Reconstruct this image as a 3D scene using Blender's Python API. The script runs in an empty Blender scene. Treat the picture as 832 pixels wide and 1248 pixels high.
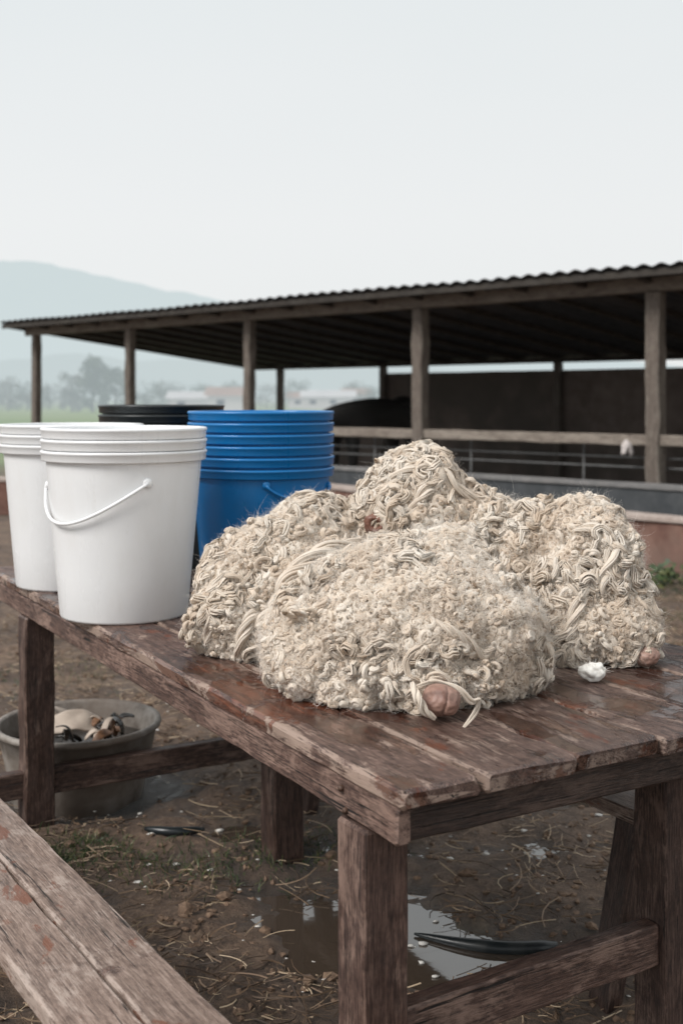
import bpy, bmesh, math, random
import numpy as np
from mathutils import Vector, noise, Euler
from mathutils.bvhtree import BVHTree
random.seed(7); rng=np.random.default_rng(7)
SC=bpy.context.scene; COL=SC.collection
PI=math.pi
G=-0.07; H=1.39; F=1400.0
# ------------------------------------------------------------ helpers
def tag(o,label=None,cat=None,group=None,kind=None):
    if label: o['label']=label
    if cat: o['category']=cat
    if group: o['group']=group
    if kind: o['kind']=kind
    return o
def empty(name,loc,label,cat,group=None):
    o=bpy.data.objects.new(name,None); COL.objects.link(o); o.location=loc; o.empty_display_size=.1
    return tag(o,label,cat,group)
class MB:
    def __init__(s): s.v=[];s.f=[];s.g=[];s.t=[];s.e=[]
    def ring_mesh(s,rings,grains,tone,cap=True,closed=True,edge=None):
        b=len(s.v);n=len(rings[0])
        for r,g in zip(rings,grains):
            s.v+= [tuple(p) for p in r]; s.g+=[tuple(q) for q in g]; s.t+=[tone]*n; s.e+=edge if edge else [0]*n
        for i in range(len(rings)-1):
            for k in range(n if closed else n-1):
                a=b+i*n+k; c=b+i*n+(k+1)%n
                s.f.append((a,c,c+n,a+n))
        if cap:
            s.f.append(tuple(b+k for k in reversed(range(n))))
            e=b+(len(rings)-1)*n
            s.f.append(tuple(e+k for k in range(n)))
    def beam(s,p0,p1,w,t,side=None,ch=.004,jit=.0015,seg=.06,tone=None):
        p0=Vector(p0);p1=Vector(p1);d=p1-p0;L=d.length;d.normalize()
        if side is None:
            side=d.cross(Vector((0,0,1)))
            if side.length<.01: side=Vector((1,0,0))
        side=Vector(side);side=(side-d*side.dot(d)).normalized()
        up=side.cross(d).normalized()
        n=max(2,min(60,int(L/seg)))
        if tone is None: tone=random.uniform(.75,1.2)
        off=Vector((random.uniform(0,9),random.uniform(0,9),random.uniform(0,9)))
        rings=[];gr=[]
        prof=[(-1,-1,1,0,1),(-1,-1,0,1,1),(-1,1,0,-1,1),(-1,1,1,0,1),(0,1,0,0,0),(1,1,-1,0,1),(1,1,0,-1,1),(1,-1,0,1,1),(1,-1,-1,0,1),(0,-1,0,0,0)]
        ss=[0]+[min(.002+ch,L*.1)/L]+[i/n for i in range(1,n)]+[1-min(.002+ch,L*.1)/L]+[1]
        for q,u in enumerate(ss):
            c=p0+d*(L*u); k=ch*.8 if q in(0,len(ss)-1) else 0
            r=[];gg=[]
            for (a,b_,ca,cb,_e) in prof:
                jx=noise.noise(Vector((u*L*9+off.x*7,a*3,b_*5+off.y)))*jit*1.6+noise.noise(Vector((u*L*40+off.x*7,a*3,b_*5+off.y)))*jit*.5
                jz=noise.noise(Vector((u*L*11+off.z*7,a*3+9,b_*5)))*jit*1.3
                x=a*(w/2-k)+ca*ch+jx*abs(a); z=b_*(t/2-k)+cb*ch+jz
                r.append(c+side*x+up*z); gg.append((x+off.x,z+off.y,L*u+off.z))
            rings.append(r);gr.append(gg)
        s.ring_mesh(rings,gr,tone,edge=[p[4] for p in prof])
    def tube(s,pts,rad,sides=8,tone=1.0,cap=True):
        pts=[Vector(p) for p in pts];n=len(pts)
        if not hasattr(rad,'__len__'): rad=[rad]*n
        ref=None;rings=[]
        for i,p in enumerate(pts):
            d=(pts[min(i+1,n-1)]-pts[max(i-1,0)]).normalized()
            if ref is None: ref=d.orthogonal().normalized()
            ref=(ref-d*ref.dot(d)).normalized(); w=d.cross(ref)
            rings.append([p+(ref*math.cos(2*PI*k/sides)+w*math.sin(2*PI*k/sides))*rad[i] for k in range(sides)])
        s.ring_mesh(rings,rings,tone,cap)
    def lathe(s,prof,c,seg=64,tone=1.0,wob=0):
        rings=[]
        for (r,z) in prof:
            rings.append([Vector((c[0]+r*math.cos(2*PI*k/seg),c[1]+r*math.sin(2*PI*k/seg),c[2]+z)) for k in range(seg)])
        s.ring_mesh(rings,rings,tone,cap=False)
    def poly(s,pts,tone=1.0):
        b=len(s.v); s.v+=[tuple(p) for p in pts]; s.g+=[tuple(p) for p in pts]; s.t+=[tone]*len(pts); s.e+=[0]*len(pts); s.f.append(tuple(range(b,b+len(pts))))
    def build(s,name,mat,parent=None,smooth=False):
        m=bpy.data.meshes.new(name); org=Vector((0,0,0))
        if parent: org=Vector(parent.location)
        m.from_pydata([(p[0]-org.x,p[1]-org.y,p[2]-org.z) for p in s.v],[],s.f)
        a=m.attributes.new('grain','FLOAT_VECTOR','POINT'); a.data.foreach_set('vector',np.array(s.g,dtype=np.float32).ravel())
        a=m.attributes.new('tone','FLOAT','POINT'); a.data.foreach_set('value',np.array(s.t,dtype=np.float32))
        a=m.attributes.new('edge','FLOAT','POINT'); a.data.foreach_set('value',np.array(s.e,dtype=np.float32))
        if smooth: m.polygons.foreach_set('use_smooth',[True]*len(m.polygons))
        m.materials.append(mat); m.update()
        o=bpy.data.objects.new(name,m); COL.objects.link(o)
        if parent: o.parent=parent
        return o
def np_mesh(name,V,Fq,mat,parent=None,tone=None,smooth=True,size=4):
    m=bpy.data.meshes.new(name); V=np.asarray(V,dtype=np.float32)
    if parent is not None: V=V-np.array(parent.location,dtype=np.float32)
    m.vertices.add(len(V)); m.vertices.foreach_set('co',V.ravel())
    nf=len(Fq); m.loops.add(nf*size); m.polygons.add(nf)
    m.loops.foreach_set('vertex_index',np.asarray(Fq,dtype=np.int32).ravel())
    m.polygons.foreach_set('loop_start',np.arange(0,nf*size,size,dtype=np.int32))
    m.polygons.foreach_set('loop_total',np.full(nf,size,dtype=np.int32))
    m.polygons.foreach_set('use_smooth',np.full(nf,smooth))
    if tone is not None:
        a=m.attributes.new('tone','FLOAT','POINT'); a.data.foreach_set('value',np.asarray(tone,dtype=np.float32))
    m.materials.append(mat); m.update(calc_edges=True)
    o=bpy.data.objects.new(name,m); COL.objects.link(o)
    if parent is not None: o.parent=parent
    return o
# ------------------------------------------------------------ materials
def newmat(name):
    m=bpy.data.materials.new(name); m.use_nodes=True; nt=m.node_tree; b=nt.nodes['Principled BSDF']; return m,nt,b
def N(nt,t,**k):
    n=nt.nodes.new(t)
    for a,v in k.items(): setattr(n,a,v)
    return n
def noi(nt,vec,scale,detail=5,rough=.55,dist=0):
    n=N(nt,'ShaderNodeTexNoise'); n.inputs['Scale'].default_value=scale; n.inputs['Detail'].default_value=detail
    n.inputs['Roughness'].default_value=rough; n.inputs['Distortion'].default_value=dist
    if vec: nt.links.new(vec,n.inputs['Vector'])
    return n.outputs['Fac']
def ramp(nt,fac,stops):
    r=N(nt,'ShaderNodeValToRGB'); e=r.color_ramp.elements
    while len(e)<len(stops): e.new(.5)
    for el,(p,c) in zip(e,stops):
        el.position=p; el.color=(c[0],c[1],c[2],1) if hasattr(c,'__len__') else (c,c,c,1)
    nt.links.new(fac,r.inputs[0]); return r.outputs[0]
def mixc(nt,fac,a,b,mode='MIX'):
    n=N(nt,'ShaderNodeMix',data_type='RGBA',blend_type=mode)
    for s,v in ((0,fac),(6,a),(7,b)):
        if hasattr(v,'is_linked'): nt.links.new(v,n.inputs[s])
        else: n.inputs[s].default_value=v if s==0 else (v[0],v[1],v[2],1)
    return n.outputs[2]
def math_(nt,op,a,b=0,clamp=False):
    n=N(nt,'ShaderNodeMath',operation=op); n.use_clamp=clamp
    for s,v in ((0,a),(1,b)):
        if hasattr(v,'is_linked'): nt.links.new(v,n.inputs[s])
        else: n.inputs[s].default_value=v
    return n.outputs[0]
def bump(nt,b,h,strength=.4,dist=.01):
    n=N(nt,'ShaderNodeBump'); n.inputs['Strength'].default_value=strength; n.inputs['Distance'].default_value=dist
    nt.links.new(h,n.inputs['Height']); nt.links.new(n.outputs[0],b.inputs['Normal'])
def attr(nt,name,out='Fac'):
    a=N(nt,'ShaderNodeAttribute',attribute_name=name); return a.outputs[out]
def mapv(nt,vec,sc):
    m=N(nt,'ShaderNodeMapping'); m.inputs['Scale'].default_value=sc; nt.links.new(vec,m.inputs['Vector']); return m.outputs[0]
def wood(name,dark,mid,light,worn,wet=(.25,.6),wornpos=(.5,.62),stain=None,stainpos=(.62,.68),wetpatch=None,edge=.8,spots=()):
    m,nt,b=newmat(name); g=attr(nt,'grain','Vector'); tone=attr(nt,'tone'); ed=attr(nt,'edge')
    n1=noi(nt,mapv(nt,g,(1,1,.045)),360,4,.75,.2)
    n2=noi(nt,mapv(nt,g,(1,1,.10)),48,10,.75,.8)
    n3=noi(nt,mapv(nt,g,(1,1,.45)),13,12,.75,.3)
    n4=noi(nt,mapv(nt,g,(1,1,.7)),70,8,.7,.2)
    nr=noi(nt,mapv(nt,g,(1,1,.6)),5,9,.68,.5)
    f=math_(nt,'ADD',math_(nt,'MULTIPLY',n1,.46),math_(nt,'ADD',math_(nt,'MULTIPLY',n2,.32),math_(nt,'MULTIPLY',n4,.22)))
    c=ramp(nt,f,[(.42,dark),(.50,mid),(.58,light)])
    wf=math_(nt,'ADD',math_(nt,'MULTIPLY',n3,.55),math_(nt,'MULTIPLY',f,.45))
    wf=math_(nt,'ADD',wf,math_(nt,'MULTIPLY',math_(nt,'POWER',ed,22),.09*edge))
    c=mixc(nt,ramp(nt,wf,[(wornpos[0],0.),(wornpos[1],.85)]),c,worn)
    cr=noi(nt,mapv(nt,g,(1,1,.025)),110,6,.6,.6)
    crk=ramp(nt,cr,[(.335,1.),(.365,0.)])
    c=mixc(nt,crk,c,(dark[0]*.25,dark[1]*.25,dark[2]*.25))
    kn=N(nt,'ShaderNodeTexVoronoi'); kn.inputs['Scale'].default_value=4.2; nt.links.new(mapv(nt,g,(1,1,.6)),kn.inputs['Vector'])
    c=mixc(nt,ramp(nt,kn.outputs['Distance'],[(.03,.85),(.07,0.)]),c,(dark[0]*.5,dark[1]*.45,dark[2]*.4))
    if stain:
        st=noi(nt,mapv(nt,g,(1,1,.6)),8,8,.7,.5)
        c=mixc(nt,ramp(nt,st,[(stainpos[0],0.),(stainpos[1],.85)]),c,stain)
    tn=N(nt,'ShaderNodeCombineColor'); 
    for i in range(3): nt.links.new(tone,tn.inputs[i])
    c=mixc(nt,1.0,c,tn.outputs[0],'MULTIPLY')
    r=ramp(nt,nr,[(.42,wet[0]),(.6,wet[1])])
    h=math_(nt,'SUBTRACT',math_(nt,'ADD',math_(nt,'MULTIPLY',n1,.4),math_(nt,'MULTIPLY',f,.9)),math_(nt,'MULTIPLY',crk,.8))
    if wetpatch:
        wn=noi(nt,mapv(nt,g,(1,1,.45)),6,9,.68,.6); wm=ramp(nt,wn,[(wetpatch[0],0.),(wetpatch[1],1.)])
        c=mixc(nt,math_(nt,'MULTIPLY',wm,.9),c,mixc(nt,1.,c,(.42,.30,.27),'MULTIPLY')); r=mixc(nt,wm,r,(.06,.06,.06))
        h=math_(nt,'MULTIPLY',h,math_(nt,'SUBTRACT',1,math_(nt,'MULTIPLY',wm,.85)))
    if spots:
        geo=N(nt,'ShaderNodeNewGeometry').outputs['Position']; nn_=noi(nt,geo,14,7,.7); tot=None
        for (x,y,rad) in spots:
            vm=N(nt,'ShaderNodeVectorMath',operation='DISTANCE'); nt.links.new(geo,vm.inputs[0]); vm.inputs[1].default_value=(x,y,.75)
            q=math_(nt,'ADD',math_(nt,'MULTIPLY',math_(nt,'SUBTRACT',1,math_(nt,'DIVIDE',vm.outputs['Value'],rad)),.45),nn_)
            tot=q if tot is None else math_(nt,'MAXIMUM',tot,q)
        sm_=ramp(nt,tot,[(.62,0.),(.67,1.)])
        c=mixc(nt,math_(nt,'MULTIPLY',sm_,.8),c,mixc(nt,ramp(nt,n2,[(.45,0.),(.6,1.)]),(.045,.014,.008),(.15,.042,.018))); r=mixc(nt,sm_,r,(.07,.07,.07))
        h=math_(nt,'MULTIPLY',h,math_(nt,'SUBTRACT',1,math_(nt,'MULTIPLY',sm_,.8)))
    nt.links.new(c,b.inputs['Base Color']); nt.links.new(r,b.inputs['Roughness'])
    bump(nt,b,h,.9,.003)
    return m
def speck(name,c1,c2,scale=20,rough=.6,bs=.3,bd=.01,c3=None,spec=.5):
    m,nt,b=newmat(name); tc=N(nt,'ShaderNodeTexCoord').outputs['Object']
    n1=noi(nt,tc,scale,8,.65); n2=noi(nt,tc,scale*.15,4,.6)
    c=ramp(nt,n1,[(.35,c1),(.65,c2)])
    if c3: c=mixc(nt,ramp(nt,n2,[(.5,0.),(.62,.8)]),c,c3)
    nt.links.new(c,b.inputs['Base Color']); b.inputs['Roughness'].default_value=rough; b.inputs['Specular IOR Level'].default_value=spec
    bump(nt,b,n1,bs,bd); return m
def plastic(name,col,rough=.38,dirt=(.3,.25,.2),amt=.25,sss=0):
    m,nt,b=newmat(name); tc=N(nt,'ShaderNodeTexCoord').outputs['Object']
    n1=noi(nt,mapv(nt,tc,(1,1,.35)),9,8,.7); n2=noi(nt,tc,90,4,.6); n3=noi(nt,mapv(nt,tc,(1,1,.1)),40,6,.7)
    c=mixc(nt,ramp(nt,n1,[(.5,0.),(.8,amt)]),col,dirt)
    c=mixc(nt,ramp(nt,n2,[(.68,0.),(.74,amt)]),c,dirt)
    c=mixc(nt,ramp(nt,n3,[(.60,0.),(.75,amt*.7)]),c,dirt)
    nt.links.new(c,b.inputs['Base Color'])
    nt.links.new(ramp(nt,n1,[(.3,rough-.08),(.7,rough+.15)]),b.inputs['Roughness'])
    bump(nt,b,n1,.05,.003)
    if sss:
        tr=N(nt,'ShaderNodeBsdfTranslucent'); nt.links.new(c,tr.inputs[0]); mx=N(nt,'ShaderNodeMixShader'); mx.inputs[0].default_value=sss
        nt.links.new(b.outputs[0],mx.inputs[1]); nt.links.new(tr.outputs[0],mx.inputs[2]); nt.links.new(mx.outputs[0],nt.nodes['Material Output'].inputs[0])
    return m
def hazy(name,c1,c2,haze,f,scale=3):  # painted haze: a pale glow mixed over the surface colour
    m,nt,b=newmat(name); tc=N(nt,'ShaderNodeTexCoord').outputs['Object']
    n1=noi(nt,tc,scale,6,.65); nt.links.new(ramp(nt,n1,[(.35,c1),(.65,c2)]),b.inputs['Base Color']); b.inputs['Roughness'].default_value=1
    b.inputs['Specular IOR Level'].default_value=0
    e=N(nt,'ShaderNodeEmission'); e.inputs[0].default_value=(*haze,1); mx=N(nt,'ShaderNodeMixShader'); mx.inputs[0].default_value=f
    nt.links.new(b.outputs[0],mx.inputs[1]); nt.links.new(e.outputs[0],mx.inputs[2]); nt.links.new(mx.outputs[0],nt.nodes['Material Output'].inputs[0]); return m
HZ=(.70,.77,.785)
W_top=wood('wet table wood',(.028,.015,.011),(.088,.050,.039),(.165,.105,.083),(.30,.22,.178),wet=(.30,.62),wornpos=(.53,.575),stain=(.12,.034,.014),stainpos=(.60,.635),wetpatch=(.515,.55),spots=((-.215,2.50,.15),(-.10,2.36,.12),(-.30,2.72,.08)))
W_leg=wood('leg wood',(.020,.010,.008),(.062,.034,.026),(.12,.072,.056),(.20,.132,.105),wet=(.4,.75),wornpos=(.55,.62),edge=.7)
W_bench=wood('bench wood',(.09,.058,.045),(.21,.147,.117),(.32,.24,.20),(.41,.33,.285),wet=(.3,.65),wornpos=(.52,.59),stain=(.16,.055,.026),stainpos=(.575,.605),wetpatch=(.60,.64))
W_shed=wood('shed timber',(.055,.042,.034),(.11,.087,.072),(.165,.138,.115),(.19,.165,.138),wet=(.6,.8))
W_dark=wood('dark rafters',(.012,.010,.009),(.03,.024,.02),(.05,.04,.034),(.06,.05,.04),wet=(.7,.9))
M_white=plastic('white plastic',(.93,.94,.95),.28,(.60,.56,.50),.18,.15)
M_blue=plastic('blue plastic',(.004,.16,.43),.28,(.06,.18,.30),.25)
M_black=plastic('black plastic',(.012,.016,.018),.3,(.07,.07,.065),.4)
M_tub=speck('dirty grey tub plastic',(.14,.115,.095),(.33,.30,.27),14,.6,c3=(.15,.115,.09))
M_steel=speck('grey metal',(.07,.07,.07),(.15,.15,.15),30,.55)
M_bolt=speck('rusty bolt',(.03,.02,.015),(.10,.05,.03),80,.5)
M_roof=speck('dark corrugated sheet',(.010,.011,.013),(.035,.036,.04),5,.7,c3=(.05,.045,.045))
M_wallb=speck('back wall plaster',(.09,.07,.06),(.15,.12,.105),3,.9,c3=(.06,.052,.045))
M_trough=speck('slate concrete',(.04,.045,.05),(.07,.075,.08),6,.8)
M_trim=speck('pale concrete',(.14,.14,.14),(.22,.21,.205),8,.8)
M_red=speck('red earth wall',(.12,.055,.042),(.24,.135,.105),5,.9,c3=(.17,.11,.088))
M_cap=speck('wall cap',(.30,.24,.21),(.46,.39,.35),7,.85)
M_hide=speck('brown hide',(.17,.075,.055),(.34,.20,.155),22,.5,.6,.003,c3=(.40,.27,.22))
M_hided=speck('dark brown hide',(.05,.018,.012),(.24,.11,.075),22,.45,.5,.003,c3=(.28,.14,.10))
M_paper=speck('pale card',(.42,.34,.28),(.58,.49,.41),12,.7)
M_peel=speck('orange brown peel',(.10,.045,.02),(.30,.16,.09),30,.5)
M_slop=speck('dark slop',(.008,.007,.006),(.03,.022,.018),20,.15)
M_cloth=speck('pale cloth',(.50,.44,.42),(.68,.64,.62),25,.9)
M_cow=speck('black coat',(.006,.006,.006),(.02,.018,.016),40,.6)
M_horn=speck('horn',(.3,.26,.2),(.4,.35,.28),20,.5)
def wool_mat(name,dark,light,bright,trn=.25):
    m,nt,b=newmat(name); t=attr(nt,'tone'); tc=N(nt,'ShaderNodeTexCoord').outputs['Object']
    c=ramp(nt,t,[(0.,dark),(.5,light),(1.,bright)])
    n1=noi(nt,tc,6,6,.65); n2=noi(nt,tc,420,3,.6)
    c=mixc(nt,ramp(nt,n1,[(.47,0.),(.68,.5)]),c,(light[0]*.68,light[1]*.60,light[2]*.52))
    nt.links.new(c,b.inputs['Base Color']); b.inputs['Roughness'].default_value=.85; b.inputs['Specular IOR Level'].default_value=.12
    bump(nt,b,n2,.4,.0015)
    tr=N(nt,'ShaderNodeBsdfTranslucent'); nt.links.new(c,tr.inputs[0]); mx=N(nt,'ShaderNodeMixShader'); mx.inputs[0].default_value=trn
    nt.links.new(b.outputs[0],mx.inputs[1]); nt.links.new(tr.outputs[0],mx.inputs[2]); nt.links.new(mx.outputs[0],nt.nodes['Material Output'].inputs[0])
    return m
M_wool=wool_mat('raw wool',(.50,.38,.29),(.86,.75,.63),(.95,.89,.81),.3)
M_fib=wool_mat('fine wool',(.65,.54,.44),(.92,.84,.74),(.97,.93,.88),.45)
M_under,nt,b=newmat('wool felt'); tc=N(nt,'ShaderNodeTexCoord').outputs['Object']; n1=noi(nt,tc,60,6,.7)
nt.links.new(ramp(nt,n1,[(.35,(.26,.18,.125)),(.65,(.60,.49,.38))]),b.inputs['Base Color']); b.inputs['Roughness'].default_value=.95; bump(nt,b,n1,1,.01)  # shade painted in: felt darker than the locks, so gaps look shadowed
M_straw,nt,b=newmat('straw'); t=attr(nt,'tone'); nt.links.new(ramp(nt,t,[(0,(.05,.032,.022)),(.5,(.20,.13,.082)),(1,(.50,.39,.27))]),b.inputs['Base Color']); b.inputs['Roughness'].default_value=.6
M_grass,nt,b=newmat('grass blades'); t=attr(nt,'tone'); nt.links.new(ramp(nt,t,[(0,(.022,.038,.014)),(.6,(.05,.085,.026)),(1,(.14,.14,.055))]),b.inputs['Base Color']); b.inputs['Roughness'].default_value=.55
M_water,nt,b=newmat('puddle water'); tc=N(nt,'ShaderNodeTexCoord').outputs['Object']; n1=noi(nt,tc,14,3,.5)
b.inputs['Base Color'].default_value=(.06,.045,.034,1); b.inputs['Roughness'].default_value=.05; b.inputs['IOR'].default_value=2.2; bump(nt,b,n1,.04,.01)
# ------------------------------------------------------------ ground
puds=[(.02,3.24,.24,.12),(.29,2.97,.26,.15),(-.08,3.0,.12,.10),(.14,3.08,.18,.11),(.50,3.74,.32,.06),(-.30,3.9,.12,.06),(.9,4.2,.25,.09),(.02,2.62,.14,.08)]
def gh(x,y):
    r=math.hypot(x,y-3)
    if r>45: return G
    k=1 if r<10 else max(0,1-(r-10)/35)
    z=.028*noise.fractal(Vector((x*1.3,y*1.3,0)),1,2,4)
    pd=0
    for (px,py,rx,ry) in puds:
        d=((x-px)/rx)**2+((y-py)/ry)**2
        if d<8: e=math.exp(-d*.7); z-=.036*e; pd+=e
    if r<9: z+=(.028*noise.fractal(Vector((x*7,y*7,3)),1,2,3)+.018*abs(noise.noise(Vector((x*19,y*19,8)))))*(1-.45*min(1,pd))
    d=((x+.99)**2+(y-4.33)**2)/.14
    if d<6: z-=.055*math.exp(-d*d)
    return G+z*k
uu=np.linspace(-1,1,430); gx=np.sinh(uu*9.2)/np.sinh(9.2)*2500
gy=np.concatenate([-np.geomspace(.2,60,20)[::-1]+1.3, 1.3+np.sinh(np.linspace(0,1,520)*8.2)/np.sinh(8.2)*2600])
NX,NY=len(gx),len(gy)
V=np.zeros((NY,NX,3)); V[...,0]=gx[None,:]; V[...,1]=gy[:,None]; V[...,2]=G
for j in range(NY):
    for i in range(NX):
        x,y=gx[i],gy[j]
        if abs(x)<40 and y<48 and y>-3: V[j,i,2]=gh(x,y)
idx=np.arange(NX*NY).reshape(NY,NX)
Fq=np.stack([idx[:-1,:-1],idx[:-1,1:],idx[1:,1:],idx[1:,:-1]],-1).reshape(-1,4)
m,nt,b=newmat('mud and field'); geo=N(nt,'ShaderNodeNewGeometry').outputs['Position']
sep=N(nt,'ShaderNodeSeparateXYZ'); nt.links.new(geo,sep.inputs[0])
n1=noi(nt,geo,3,8,.7); n2=noi(nt,geo,28,8,.7); n3=noi(nt,geo,120,5,.7); nb=noi(nt,geo,.9,4,.6)
mud=ramp(nt,n2,[(.3,(.075,.043,.027)),(.5,(.18,.112,.072)),(.7,(.31,.21,.14))])
mud=mixc(nt,ramp(nt,n3,[(.54,0.),(.72,.55)]),mud,(.38,.265,.18))
mud=mixc(nt,ramp(nt,n1,[(.42,.65),(.55,0.)]),mud,(.055,.033,.022))
wet=N(nt,'ShaderNodeMapRange'); nt.links.new(sep.outputs[2],wet.inputs[0]); wet.inputs[1].default_value=G-.026; wet.inputs[2].default_value=G-.002; wet.inputs[3].default_value=1; wet.inputs[4].default_value=0
mud=mixc(nt,math_(nt,'MULTIPLY',wet.outputs[0],.75),mud,(.032,.020,.013))
gfac=ramp(nt,math_(nt,'ADD',nb,math_(nt,'MULTIPLY',n1,.5)),[(.84,0.),(.96,.4)])
mud=mixc(nt,gfac,mud,(.065,.075,.03))
fld=ramp(nt,noi(nt,mapv(nt,geo,(.02,.12,1)),4,6,.6),[(.35,(.11,.155,.055)),(.5,(.14,.21,.075)),(.65,(.20,.22,.11))])
mr=N(nt,'ShaderNodeMapRange'); nt.links.new(sep.outputs[1],mr.inputs[0]); mr.inputs[1].default_value=21; mr.inputs[2].default_value=27
col=mixc(nt,mr.outputs[0],mud,fld)
nt.links.new(col,b.inputs['Base Color'])
nt.links.new(math_(nt,'SUBTRACT',.85,math_(nt,'MULTIPLY',wet.outputs[0],.6)),b.inputs['Roughness'])
bump(nt,b,math_(nt,'ADD',n2,math_(nt,'MULTIPLY',n3,.5)),1,.03)
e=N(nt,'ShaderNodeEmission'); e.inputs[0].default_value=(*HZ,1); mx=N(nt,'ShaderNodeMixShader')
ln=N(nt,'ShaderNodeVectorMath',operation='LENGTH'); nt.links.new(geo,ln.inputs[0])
hz=math_(nt,'SUBTRACT',1,math_(nt,'POWER',2.718,math_(nt,'MULTIPLY',ln.outputs['Value'],-.0035)))  # aerial haze painted on the ground as a glow growing with distance
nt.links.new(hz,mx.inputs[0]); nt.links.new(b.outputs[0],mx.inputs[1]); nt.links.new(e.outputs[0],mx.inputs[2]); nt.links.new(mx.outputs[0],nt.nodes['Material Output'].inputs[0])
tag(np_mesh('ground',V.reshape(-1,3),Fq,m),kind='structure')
mb=MB()
for (px,py,rx,ry) in puds:
    z=G-.020+random.uniform(0,.0008)
    mb.poly([(px+1.7*rx*math.cos(a)*(1+.15*math.sin(3*a)),py+1.7*ry*math.sin(a),z) for a in [2*PI*k/28 for k in range(28)]])
tag(mb.build('water',M_water),kind='structure')
# ------------------------------------------------------------ table (axes: S across, L along)
Nn=Vector((.096,1.87,0)); S=Vector((.865,.502,0)); L=Vector((-.502,.865,0)); UP=Vector((0,0,1))
def T(s,l,z): return Nn+S*s+L*l+UP*z
TL=2.86
tab=empty('wooden_table',T(.6,1.4,G),'long weathered brown wooden table carrying the fleeces and bucket stacks','table')
mb=MB()
js=[0,.166,.376,.586,.79,1.0,1.24]
for i in range(6):
    a,c=js[i]+.0028,js[i+1]-.0028
    e0=[.0,-.006,.006,-.003,.005,0][i]
    mb.beam(T((a+c)/2,e0,.732+random.uniform(-.002,.002)),T((a+c)/2,TL+random.uniform(-.01,.01),.732),c-a,.035,side=S,ch=.005 if i else .007,jit=.0035,seg=.05,tone=[1.2,1.0,.82,1.0,.85,.95][i])
mb.build('tabletop',W_top,tab)
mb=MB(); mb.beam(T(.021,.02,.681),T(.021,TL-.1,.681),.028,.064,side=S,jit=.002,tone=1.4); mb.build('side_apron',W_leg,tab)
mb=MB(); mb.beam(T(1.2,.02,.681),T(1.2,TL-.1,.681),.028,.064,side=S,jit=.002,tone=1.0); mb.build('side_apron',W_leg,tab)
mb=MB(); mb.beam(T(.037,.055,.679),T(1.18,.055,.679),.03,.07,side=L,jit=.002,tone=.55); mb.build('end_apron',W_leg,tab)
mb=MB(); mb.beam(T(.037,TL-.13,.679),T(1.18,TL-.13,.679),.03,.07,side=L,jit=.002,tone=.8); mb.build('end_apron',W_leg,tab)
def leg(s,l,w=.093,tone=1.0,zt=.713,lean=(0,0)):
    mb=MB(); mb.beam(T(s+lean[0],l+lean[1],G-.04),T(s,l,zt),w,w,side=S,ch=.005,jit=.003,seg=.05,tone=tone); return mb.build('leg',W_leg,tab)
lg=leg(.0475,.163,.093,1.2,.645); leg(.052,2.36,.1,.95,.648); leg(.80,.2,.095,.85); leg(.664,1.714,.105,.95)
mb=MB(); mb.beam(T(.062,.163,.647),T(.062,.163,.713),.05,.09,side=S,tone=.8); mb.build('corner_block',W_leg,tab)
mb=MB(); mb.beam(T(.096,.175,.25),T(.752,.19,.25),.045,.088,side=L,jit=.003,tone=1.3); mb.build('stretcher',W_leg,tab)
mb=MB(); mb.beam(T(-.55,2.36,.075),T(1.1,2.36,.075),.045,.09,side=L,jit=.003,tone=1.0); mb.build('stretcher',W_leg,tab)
for (l,z) in ((.20,.695),(.185,.66)):
    mb=MB(); p=T(.003,l,z); mb.tube([p+S*.008,p,p-S*.003,p-S*.004],[.006,.006,.005,.001],10); mb.build('bolt',M_bolt,tab,True)
# benches
bd=Vector((-.546,.838,0)).normalized(); bs=Vector((bd.y,-bd.x,0))
ib=Vector((-.17,1.817,0))
bn=empty('wooden_bench',ib-bs*.12+bd*.6+UP*G,'pale worn two-plank wooden bench in front of the table','bench')
mb=MB()
for k,(a,c) in enumerate(((0,.112),(.118,.236))):
    p=ib-bs*((a+c)/2)+UP*.383
    mb.beam(p-bd*.55,p+bd*2.1,c-a,.034,side=bs,ch=.005,jit=.0025,tone=[1.0,1.08][k])
mb.build('seat',W_bench,bn)
for q in (-.3,1.8):
    for w in (.03,.2):
        mb=MB(); p=ib-bs*w+bd*q; mb.beam(p+UP*(G-.04),p+UP*.365,.05,.05,side=bs); mb.build('leg',W_leg,bn)
fb=empty('wooden_bench',T(1.08,1.3,G),'low wooden bench half hidden under the far side of the table','bench')
mb=MB()
for a,c in ((.95,1.08),(1.086,1.22)): mb.beam(T((a+c)/2,.32,.39),T((a+c)/2,2.2,.39),c-a,.036,side=S,jit=.002,tone=.9)
mb.build('seat',W_bench,fb)
for l in (.5,2.0):
    for s,ln_ in ((1.0,-.10),(1.18,.1)):
        mb=MB(); mb.beam(T(s+ln_,l,G-.04),T(s,l,.371),.07,.05,side=L,tone=.8); mb.build('leg',W_leg,fb)
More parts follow.
